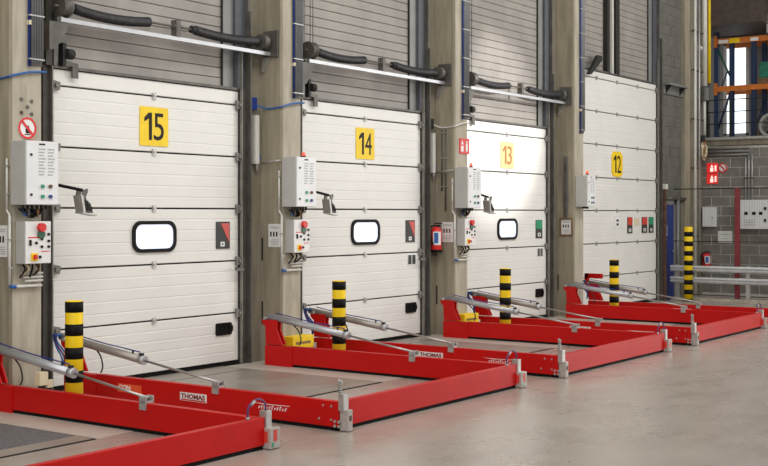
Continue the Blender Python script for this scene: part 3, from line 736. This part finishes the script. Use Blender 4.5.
def extinguisher(x, y, z, lab, h=.42, r=.075):
    t = thing('fire_extinguisher', (x, y, z), lab, 'fire extinguisher', 'red fire extinguishers'); o = t.location
    MB(o).tube([(x, y, z), (x, y, z+.015), (x, y, z+h*.72), (x, y, z+h*.80), (x, y, z+h*.85)], [r*.92, r, r, r*.7, r*.3], 20).build('tank', 'signred', t)
    MB(o).tube([(x, y, z), (x, y, z+.035)], r+.002, 20).build('foot_ring', 'black', t)
    # label sleeve over the camera-facing half
    def arc(a0, a1, z0, z1, mt, nm, rr_=r+.002):
        n = 8; v = []
        for i in range(n+1):
            a_ = math.radians(a0+(a1-a0)*i/n)
            for q in (r-.002, rr_):
                for zz in (z0, z1): v.append((x+q*math.cos(a_), y+q*math.sin(a_), zz))
        f = []
        for i in range(n):
            k_ = 4*i
            f += [(k_+2, k_+6, k_+7, k_+3), (k_, k_+1, k_+5, k_+4), (k_+1, k_+3, k_+7, k_+5), (k_, k_+4, k_+6, k_+2)]
        f += [(0, 2, 3, 1), (4*n, 4*n+1, 4*n+3, 4*n+2)]
        MB(o).add(v, f).build(nm, mt, t)
    arc(175, 265, z+h*.24, z+h*.68, 'white', 'label_sleeve'); arc(190, 232, z+h*.30, z+h*.64, 'bluecable', 'label_field', r+.004)
    MB(o).box(x-.015, x+.015, y-.06, y+.04, z+h*.84, z+h*.90).box(x-.012, x+.012, y-.09, y+.03, z+h*.93, z+h*.97).build('valve', 'dark', t)
    MB(o).tube(smoothpath([(x, y+.03, z+h*.88), (x-.05, y+.07, z+h*.8), (x-.09, y+.03, z+h*.5), (x-.085, y, z+h*.25)]), .011, 8).build('hose', 'rubber', t)
    return t
extinguisher(13.905, -.105, 1.152, 'red fire extinguisher with blue label hanging right of the second white door')
MB((13.94, -.02, 1.4)).box(13.87, 13.94, -.03, 0, 1.35, 1.42).build('bracket', 'dark', bpy.data.objects['fire_extinguisher'])

# blue hoses across the pillars, small valves and wall pipe on the strip right of each door
for m, (mt, lab) in enumerate((('bluecable', 'blue cable crossing the leftmost pillar'), ('bluecable', 'blue cable crossing the second pillar'), ('pvc', 'pale cable crossing the third pillar'))):
    dx = (m-1)*L
    pts = smoothpath([(10.18+dx, -.03, 2.93), (10.30+dx, -.06, 2.90), (10.352+dx, -.12, 2.88), (10.352+dx, -.30, 2.89), (10.37+dx, -.325, 2.90), (10.55+dx, -.335, 2.945), (10.74+dx, -.33, 2.965)], 5)
    t = thing('cross_cable', (10.18+dx, -.03, 2.93), lab, 'cable', 'cables crossing the pillars')
    MB(t.location).tube(pts, .010, 8).build('sheath', mt, t)
    MB(t.location).box(10.13+dx, 10.24+dx, -.05, -.002, 2.86, 3.0).build('coupling', 'blue' if m < 2 else 'dark', t)
for m in (0, 1):
    dx = m*L
    t = thing('air_valve', (10.30+dx, -.03, 2.24), 'small compressed air valve on the wall right of %s' % WD[m], 'valve', 'air valves right of the doors'); o = t.location
    MB(o).box(10.19+dx, 10.255+dx, -.07, -.002, 2.25, 2.80).build('drop_pipe', 'pvc', t)
    MB(o).cyl((10.26+dx, -.03, 2.16), (10.26+dx, -.03, 2.30), .018, 10).cyl((10.22+dx, -.03, 2.25), (10.32+dx, -.03, 2.25), .012, 8).build('body', 'galv', t)
    MB(o).box(10.235+dx, 10.285+dx, -.06, -.03, 2.30, 2.36).build('handle', 'bluecable', t)
    MB(o).tube([(10.31+dx, -.33, 2.285), (10.31+dx, -.05, 2.26)], .011, 8).build('feed_pipe', 'galv', t)

# dark conduits down the side of the third pillar
for k, (y, lab) in enumerate(((-.11, 'dark vertical conduit nearer the wall on the third pillar side'), (-.17, 'dark vertical conduit nearer the front on the third pillar side'))):
    x = 10.352+L; t = thing('side_conduit', (x, y, 1.72), lab, 'pipe', 'dark conduits on the third pillar side')
    MB(t.location).cyl((x, y, 1.72 if k else 2.0), (x, y, 2.85), .012, 8).build('tube', 'track', t)
    for z in (2.05, 2.45, 2.8): MB(t.location).box(x-.015, x+.013, y-.02, y+.02, z, z+.015).build('clip', 'galv', t)
# steel channel on the pillar by door 12
t = thing('wall_channel', (10.40+2*L, -.31, 1.6), 'brown vertical steel channel on the pillar beside the tall far door', 'channel'); x = 10.365+2*L
MB(t.location).box(x-.03, x, -.20, -.13, 1.63, 2.62).build('channel_web', 'track', t)
MB(t.location).box(x-.035, x-.028, -.205, -.19, 1.63, 2.62).build('channel_flange', 'flash', t)

# ------------------------------------------------------------------ far end: dock wall beyond door 12
XE = 24.3
w = thing('wall_dock_6', (22.65, .1, 0), 'grey block wall between the tall far door and the corner', 'wall', kind='structure'); o = w.location
MB(o).box(21.98, 23.25, .012, .3, 0, 7.2).build('mortar_bed', 'mortar_dark', w)
blk = MB((0, 0, 0)).box(-.194, .194, 0, .03, .006, .194).build('block', 'block_dark', w, .004)
half = MB((0, 0, 0)).box(-.094, .094, 0, .03, .006, .194).build('block', 'block_dark', w, .004)
u1 = u2 = False
for k in range(0, 34):
    z = k*.2
    xs = [(22.2, 1), (22.6, 1), (23.0, 1)] if k % 2 else [(22.1, 0), (22.4, 1), (22.8, 1), (23.1, 0)]
    for x, full in xs:
        if z < 1.95 and x < 22.95: continue
        if full:
            b = blk if not u1 else blk.copy(); 
            if u1: col.objects.link(b); b.parent = w
            u1 = True
        else:
            b = half if not u2 else half.copy()
            if u2: col.objects.link(b); b.parent = w
            u2 = True
        b.location = (x-o.x, 0.0-o.y, z)
t = thing('steel_ledge', (22.7, 0, 4.04), 'dark steel ledge on the block wall beyond the tall far door', 'bracket'); o = t.location
MB(o).box(22.18, 23.2, -.16, -.002, 4.20, 4.24).box(22.18, 23.2, -.03, -.002, 4.04, 4.2).build('angle', 'flash', t)
for x in (22.3, 23.0): MB(o).prism([(-.14, 4.2), (-.03, 4.2), (-.03, 4.05)], 'x', x, x+.04).build('gusset', 'dark', t)
t = thing('door_5', (22.46, -.01, 0), 'narrow blue door in the block wall beyond the tall far door', 'door', kind='structure'); o = t.location
MB(o).box(22.23, 22.69, -.03, .012, 0, 1.86).build('leaf', 'blue', t)
MB(o).box(22.69, 22.76, -.05, .012, 0, 1.95).box(22.16, 22.23, -.05, .012, 0, 1.95).box(22.16, 22.76, -.05, .012, 1.86, 1.95).build('frame', 'flash', t)
MB(o).box(22.30, 22.36, -.034, -.028, 1.25, 1.45).build('notice', 'white', t)
MB(o).cyl((22.62, -.07, .95), (22.62, -.03, .95), .012, 8).box(22.54, 22.63, -.075, -.06, .94, .96).build('handle', 'galv', t)
t = thing('service_pipe', (22.85, -.05, 0), 'grey pipe frame right of the blue door', 'pipe'); o = t.location
MB(o).cyl((22.86, -.05, 0), (22.86, -.05, 1.98), .035, 10).build('riser', 'flash', t)
MB(o).cyl((22.25, -.06, 1.98), (23.25, -.06, 1.98), .03, 10).build('header', 'track', t)

t = thing('corner_column', (23.75, 0, 0), 'tan concrete column in the far corner beside the block wall', 'pillar'); o = t.location
MB(o).box(23.22, 23.66, -.06, .3, 0, 7.4).build('shaft', 'concrete', t)
MB(o).box(23.70, 24.29, -.03, .3, 0, 7.4).build('return', 'wall', t)
MB(o).box(23.76, 23.98, -.09, -.03, 2.9, 7.4).build('steel_flange', 'flash', t)
MB(o).box(23.665, 23.70, -.02, .3, 0, 7.4).build('joint', 'dark', t)
for x, r, mt, z0, z9, lab in ((23.55, .03, 'pvc', 0, 7.3, 'thin pale riser pipe on the corner column'), (24.08, .055, 'pvc', 4.33, 7.3, 'stout pale pipe running up the corner column'),
                             (24.08, .028, 'pvc', 3.32, 4.01, 'short pale pipe below the grey junction box'), (23.78, .022, 'galv', 0, 7.3, 'slim grey riser pipe in the far corner')):
    p = thing('riser_pipe', (x, -.15, z0), lab, 'pipe', 'riser pipes in the far corner')
    MB(p.location).cyl((x, -.15, z0), (x, -.15, z9), r, 10).build('tube', mt, p)
    for z in (1.2, 2.6, 3.6, 4.6, 5.4):
        if z0 < z < z9: MB(p.location).box(x-r-.02, x+r+.02, -.15, -.093, z, z+.03).build('clip', 'track', p)
t = thing('yellow_post', (24.25, -.16, 3.27), 'slender yellow pipe beside the blue pallet rack', 'pipe'); o = t.location
MB(o).cyl((24.38, -.14, 4.42), (24.38, -.14, 7.3), .035, 10).build('tube', 'yellow', t)
MB(o).cyl((24.38, -.14, 3.27), (24.38, -.14, 4.42), .022, 8).build('stem', 'track', t)
t = thing('cable_coil', (24.0, -.15, 2.9), 'tangled brown cable coil hanging at the far corner', 'cable'); o = t.location
for k in range(7):
    cx, cz, r = 24.0+.03*math.sin(k*1.7), 2.98+.04*math.cos(k*2.3), .10+.02*(k % 3)
    MB(o).tube([(cx+r*math.cos(a*.5236+k), -.17+.02*math.sin(a+k), cz+r*1.3*math.sin(a*.5236+k)) for a in range(13)], .012, 6).build('loop', 'tangle' if k % 2 else 'cream', t)
MB(o).box(23.93, 24.10, -.15, -.093, 3.12, 3.3).build('hook_plate', 'dark', t)
t = thing('junction_box', (24.15, -.1, 4.05), 'small grey junction box on the corner column', 'box'); o = t.location
MB(o).box(24.02, 24.26, -.18, -.093, 4.02, 4.32).build('body', 'track', t, .01); MB(o).box(24.04, 24.24, -.19, -.178, 4.04, 4.30).build('lid', 'flash', t)
p = thing('wall_siren', (23.88, -.12, 5.05), 'small white siren on the steel column in the corner', 'siren'); o = p.location
MB(o).box(23.83, 23.95, -.14, -.03, 5.05, 5.15).build('body', 'white', p, .01); MB(o).cyl((23.89, -.17, 5.10), (23.89, -.13, 5.10), .035, 12).build('horn', 'white', p)

# end wall of blocks (facing the camera side)
w = thing('wall_end', (XE, -3, 0), 'grey masonry block wall at the far end under the mezzanine', 'wall', kind='structure'); o = w.location
MB(o).box(XE+.008, XE+.24, -7.5, -.0, 0, 3.08).build('mortar_bed', 'mortar', w)
eb = MB((0, 0, 0)).box(0, .03, -.193, .193, .007, .193).build('block', 'block', w, .004)
first = True
for k in range(15):
    for j in range(7):
        y = -.02-.2-(j*.4)-(.2 if k % 2 else 0)
        b = eb if first else eb.copy()
        if not first: col.objects.link(b); b.parent = w
        first = False; b.location = (0.0, y-o.y, k*.2+.04)
for k in range(1, 15, 2): MB(o).box(XE, XE+.03, -.208, -.02, k*.2+.047, k*.2+.233).build('block', 'block', w, .004)
MB(o).box(XE+.0005, XE+.01, -7.5, -2.83, 0, 3.08).build('far_masonry', 'block', w)

# mezzanine slab and back wall
m_ = thing('ceiling_mezzanine', (XE+1.5, -3, 3.08), 'concrete mezzanine slab edge above the block wall', 'mezzanine', kind='structure'); o = m_.location
MB(o).box(XE-.02, XE+2.2, -7.5, -.07, 3.10, 3.24).build('slab', 'wall', m_)
MB(o).box(XE-.07, XE+.05, -7.5, -.09, 3.205, 3.27).build('edge_tube', 'galv', m_, .015)
for z in (2.90, 2.97, 3.04):
    MB(o).cyl((XE-.06, -1.03, z), (XE-.06, -.09, z), .022, 8).build('service_duct', 'flash', m_)
w2 = thing('wall_mezzanine', (26.3, -3, 3.24), 'pale wall with bright windows behind the pallet rack', 'wall', kind='structure'); o = w2.location
MB(o).box(26.0, 26.2, -7.5, 2.0, 3.24, 7.6).build('surface', 'flash', w2)
win = thing('window_1', (25.98, -.3, 3.5), 'bright daylit window behind the blue pallet rack', 'window', kind='structure'); o = win.location
MB(o).box(25.94, 25.999, -.44, .06, 3.45, 5.40).build('pane', 'bigpane', win)
for y in (.06, -.44):
    MB(o).box(25.90, 26.0, y-.035, y+.035, 3.40, 5.45).build('mullion', 'boxside', win)
for z in (3.42, 5.42): MB(o).box(25.90, 26.0, -.47, .09, z-.03, z+.03).build('transom', 'boxside', win)
rb = thing('ceiling_beam', (25.2, -3, 5.7), 'dark brown roof cladding above the mezzanine', 'roof', kind='structure'); o = rb.location
MB(o).prism([(24.4, 5.62), (26.0, 5.58), (26.0, 7.6), (24.4, 7.6)], 'y', -1.25, .3).build('cladding', 'brownroof', rb)
MB(o).box(24.35, 26.0, -7.5, -1.25, 6.6, 7.6).build('cladding', 'brownroof', rb)
du = thing('ventilation_duct', (25.0, -1.6, 5.3), 'pale rectangular air duct at the upper right corner', 'duct'); o = du.location
MB(o).box(24.75, 25.3, -2.4, -1.22, 5.42, 5.80).build('casing', 'boxside', du, .01); MB(o).box(24.73, 25.32, -1.5, -1.46, 5.40, 5.82).build('flange', 'flash', du)

# pallet rack on the mezzanine
rk = thing('pallet_rack', (25.1, -.6, 3.24), 'pallet rack with dark blue uprights and orange beams', 'rack'); o = rk.location
for x in (24.9, 25.6):
    for y in ((-.10, -.43, -.90) if x < 25 else (-.90,)):
        MB(o).box(x, x+.09, y-.045, y+.045, 3.242, 5.55 if y > -.3 else 5.35).build('upright', 'rackblue', rk)
for y in (-.10, -.90):
    for z0, z1 in ((3.4, 4.1), (4.1, 4.8)):
        MB(o).tube([(24.95, y, z0), (25.62, y, z1)], .018, 6).build('brace', 'rackblue', rk)
MB(o).tube([(24.93, -.12, 5.2), (24.93, -.42, 4.55)], .022, 6).build('brace', 'darkgreen', rk)
MB(o).tube([(24.93, -.40, 4.25), (24.93, -.14, 3.5)], .022, 6).build('brace', 'rackblue', rk)
for z0, z1 in ((5.29, 5.40), (4.28, 4.39)):
    for x in (24.86, 25.66):
        bm_ = MB(o).box(x, x+.05, -2.3, -.06, z0, z1).build('beam', 'orange', rk)
    MB(o).box(24.85, 24.96, -.13, -.07, z0-.07, z1+.07).build('beam_connector', 'orange', rk)
MB(o).box(24.855, 24.861, -.38, -.17, 5.30, 5.37).build('load_sign', 'white', rk)
MB(o).box(24.855, 24.861, -.62, -.40, 5.29, 5.39).build('load_sign', 'yellow', rk)
MB(o).box(24.855, 24.861, -1.02, -.85, 5.30, 5.37).build('load_sign', 'white', rk)
def goods(name, lab, cat, x0, x1, y0, y1, z0, z1, mt, slats='dark'):
    t = thing(name, ((x0+x1)/2, (y0+y1)/2, z0), lab, cat); o = t.location
    for k in range(3): MB(o).box(x0+.02+k*(x1-x0-.14)/2, x0+.12+k*(x1-x0-.14)/2, y0, y1, z0, z0+.08).build('runner', 'wood', t)
    MB(o).box(x0, x1, y0, y1, z0+.08, z0+.11).build('deck', 'wood', t)
    MB(o).box(x0+.02, x1-.02, y0+.02, y1-.02, z0+.11, z1).build('load', mt, t, .03)
    for k in range(2): MB(o).box(x0+.015, x1-.015, y0+.2+k*.4, y0+.23+k*.4, z0+.11, z1+.004).build('strap', slats, t)
goods('wrapped_pallet', 'green film-wrapped pallet load on the upper rack level', 'pallet load', 24.95, 25.6, -1.9, -.97, 4.41, 4.86, 'greengoods')
goods('pallet_load', 'dark pallet load on the mezzanine floor under the rack beams', 'pallet load', 24.95, 25.6, -1.9, -.97, 3.245, 3.75, 'stickgrey')
t = thing('cable_reel', (24.75, -1.28, 3.245), 'grey cable reel standing at the mezzanine edge', 'cable reel'); o = t.location
for x in (24.72, 24.86): MB(o).ring(disc(-1.33, 3.51, .26, 24), disc(-1.33, 3.51, .20, 24), 'x', x, x+.03).build('rim', 'galv', t)
MB(o).cyl((24.74, -1.33, 3.51), (24.88, -1.33, 3.51), .16, 20).build('drum', 'track', t)
for k in range(4):
    a = k*PI/4; MB(o).tube([(24.735, -1.33-.22*math.cos(a), 3.51-.22*math.sin(a)), (24.735, -1.33+.22*math.cos(a), 3.51+.22*math.sin(a))], .012, 6).build('spoke', 'galv', t)
rl = thing('mezzanine_railing', (24.32, -1.0, 3.27), 'thin black wire railing along the mezzanine edge', 'railing'); o = rl.location
for z in (3.55, 3.80, 4.05): MB(o).cyl((24.33, -3.0, z), (24.33, -.10, z), .010, 6).build('rail', 'dark', rl)
for y in (-.12, -.62, -1.15, -1.7, -2.4): MB(o).box(24.315, 24.345, y-.015, y+.015, 3.27, 4.07).build('post', 'dark', rl)
mesh_ = MB(o)
for k in range(22): mesh_.box(24.328, 24.332, -.14-k*.05, -.1385-k*.05, 3.27, 4.05)
tag(mesh_.build('wire_infill', 'dark', rl), kind='stuff')

# things on the end wall
def wallbox(name, lab, cat, y0, y1, z0, z1, d, mt, group=None):
    t = thing(name, (XE, (y0+y1)/2, z0), lab, cat, group); o = t.location
    MB(o).box(XE-d, XE-.001, y0, y1, z0, z1).build('body', mt, t, .004)
    MB(o).box(XE-d-.012, XE-d-.001, y0+.006, y1-.006, z0+.006, z1-.006).build('cover', mt, t, .003)
    return t, o
t, o = wallbox('meter_box', 'pale grey box on the block wall beside the corner column', 'box', -.34, -.06, 1.41, 1.82, .10, 'box')
MB(o).cyl((XE-.13, -.28, 1.6), (XE-.11, -.28, 1.6), .012, 8).build('lock', 'dark', t)
t, o = wallbox('wall_notice', 'white notice board on the block wall beside the red post', 'sign', -.665, -.36, 1.08, 1.325, .012, 'white')
MB(o).box(XE-.027, XE-.024, -.60, -.42, 1.25, 1.265).box(XE-.027, XE-.024, -.58, -.44, 1.16, 1.17).build('print', 'greyink', t)
t, o = wallbox('switchgear_box', 'wide pale electrical switchgear box right of the red post', 'box', -1.75, -.78, 1.37, 1.965, .16, 'box')
for y in (-1.0, -1.16, -1.3):
    MB(o).box(XE-.178, XE-.172, y-.04, y+.03, 1.66, 1.72).build('legend', 'ink', t)
for z in (1.52, 1.76): MB(o).box(XE-.185, XE-.172, -1.42, -1.37, z, z+.06).build('latch', 'dark', t)
for k in range(3): MB(o).box(XE-.178, XE-.172, -1.2, -.95, 1.45+k*.05, 1.462+k*.05).build('print', 'greyink', t)
for k in range(3):
    y = -.95-k*.065
    p = thing('wall_conduit', (XE-.03, y, 1.97), ['left', 'middle', 'right'][k]+' grey conduit of three rising above the switchgear box', 'pipe', 'conduits above the switchgear box')
    MB(p.location).cyl((XE-.03, y, 1.972), (XE-.03, y, 2.9), .018, 8).build('tube', 'galv', p)
    MB(p.location).box(XE-.05, XE-.001, y-.028, y+.028, 2.4, 2.43).build('clip', 'track', p)
for z0, lab, nm in ((2.53, 'glowing red fire sign on the block wall, upper of two', 'u'), (2.305, 'glowing red fire sign on the block wall, lower of two', 'l')):
    t, o = wallbox('fire_sign', lab, 'sign', -.358, -.123, z0, z0+.21, .02, 'exitred', 'glowing red signs on the block wall')
    MB(o).box(XE-.036, XE-.031, -.27, -.205, z0+.03, z0+.11).prism([(-.27, z0+.12), (-.21, z0+.12), (-.24, z0+.18)], 'x', XE-.036, XE-.031).box(XE-.036, XE-.031, -.335, -.30, z0+.04, z0+.16).build('symbol', 'exitwhite', t)
t = thing('prohibition_sign', (XE-.01, -.46, 2.53), 'small round prohibition sign next to the glowing red signs', 'sign'); o = t.location
MB(o).prism(disc(-.46, 2.635, .10, 24), 'x', XE-.012, XE-.001).build('disc', 'white', t)
MB(o).ring(disc(-.46, 2.635, .10, 24), disc(-.46, 2.635, .075, 24), 'x', XE-.017, XE-.01).build('rim', 'signred', t)
MB(o).prism([(-.46+.07, 2.635+.05), (-.46+.05, 2.635+.07), (-.46-.07, 2.635-.05), (-.46-.05, 2.635-.07)], 'x', XE-.018, XE-.01).build('slash', 'signred', t)
e2 = extinguisher(24.2, -.145, .56, 'small red and white extinguisher on the block wall behind the guard rail', .36, .085)

# guard rail, wire fence
gr = thing('guard_rail', (22.42, -1.7, 0), 'galvanised double guard rail running out from the blue door', 'guard rail'); o = gr.location
def wbeam(z0, z1):
    h = z1-z0; prof = [(22.42, z0), (22.40, z0+h*.12), (22.385, z0+h*.3), (22.42, z0+h*.5), (22.385, z0+h*.7), (22.40, z0+h*.88), (22.42, z1), (22.43, z1), (22.412, z0+h*.86), (22.40, z0+h*.7), (22.432, z0+h*.5), (22.40, z0+h*.3), (22.412, z0+h*.14), (22.43, z0)]
    v = [(p[0], y, p[1]) for y in (-4.2, -.08) for p in prof]; n = len(prof)
    f = [list(range(n)), list(range(n, 2*n))]+[(i, (i+1) % n, n+(i+1) % n, n+i) for i in range(n)]
    MB(o).add(v, f).build('rail_beam', 'railgalv', gr)
wbeam(.555, .675); wbeam(.335, .455)
for y in (-.2, -1.6, -3.0): MB(o).box(22.432, 22.50, y-.035, y+.035, 0, .69).build('post', 'galv', gr)
MB(o).box(22.40, 22.56, -4.1, -.1, 0.0, .05).build('kerb', 'concrete_pale', gr)
fn = thing('wire_fence', (22.62, -1.3, 0), 'wire mesh fence with dark red post behind the guard rail', 'fence'); o = fn.location
for y in (-1.34, -3.2): MB(o).box(22.59, 22.67, y-.045, y+.045, 0, 2.18).build('post', 'darkred', fn, .006)
for z in (2.17, 1.145, .10): MB(o).cyl((22.63, -3.2, z), (22.63, -.06, z), .010 if z > 2 else .008, 6).build('wire_rail', 'dark', fn)
wm = MB(o)
for k in range(64): wm.box(22.629, 22.6305, -3.19+k*.049, -3.1885+k*.049, .1, 2.17)
tag(wm.build('wire_mesh', 'dark', fn), kind='stuff')
rp = thing('barrier_post', (22.10, -.08, 0), 'rusty dark post standing at the right edge of the tall far door', 'post'); o = rp.location
MB(o).box(22.07, 22.13, -.12, -.06, 0, 2.16).build('post', 'rust', rp, .004); MB(o).box(22.05, 22.15, -.14, -.04, 2.16, 2.26).build('cap', 'pvc', rp, .01)
MB(o).box(22.02, 22.18, -.16, -.03, 0, .012).build('foot', 'dark', rp)
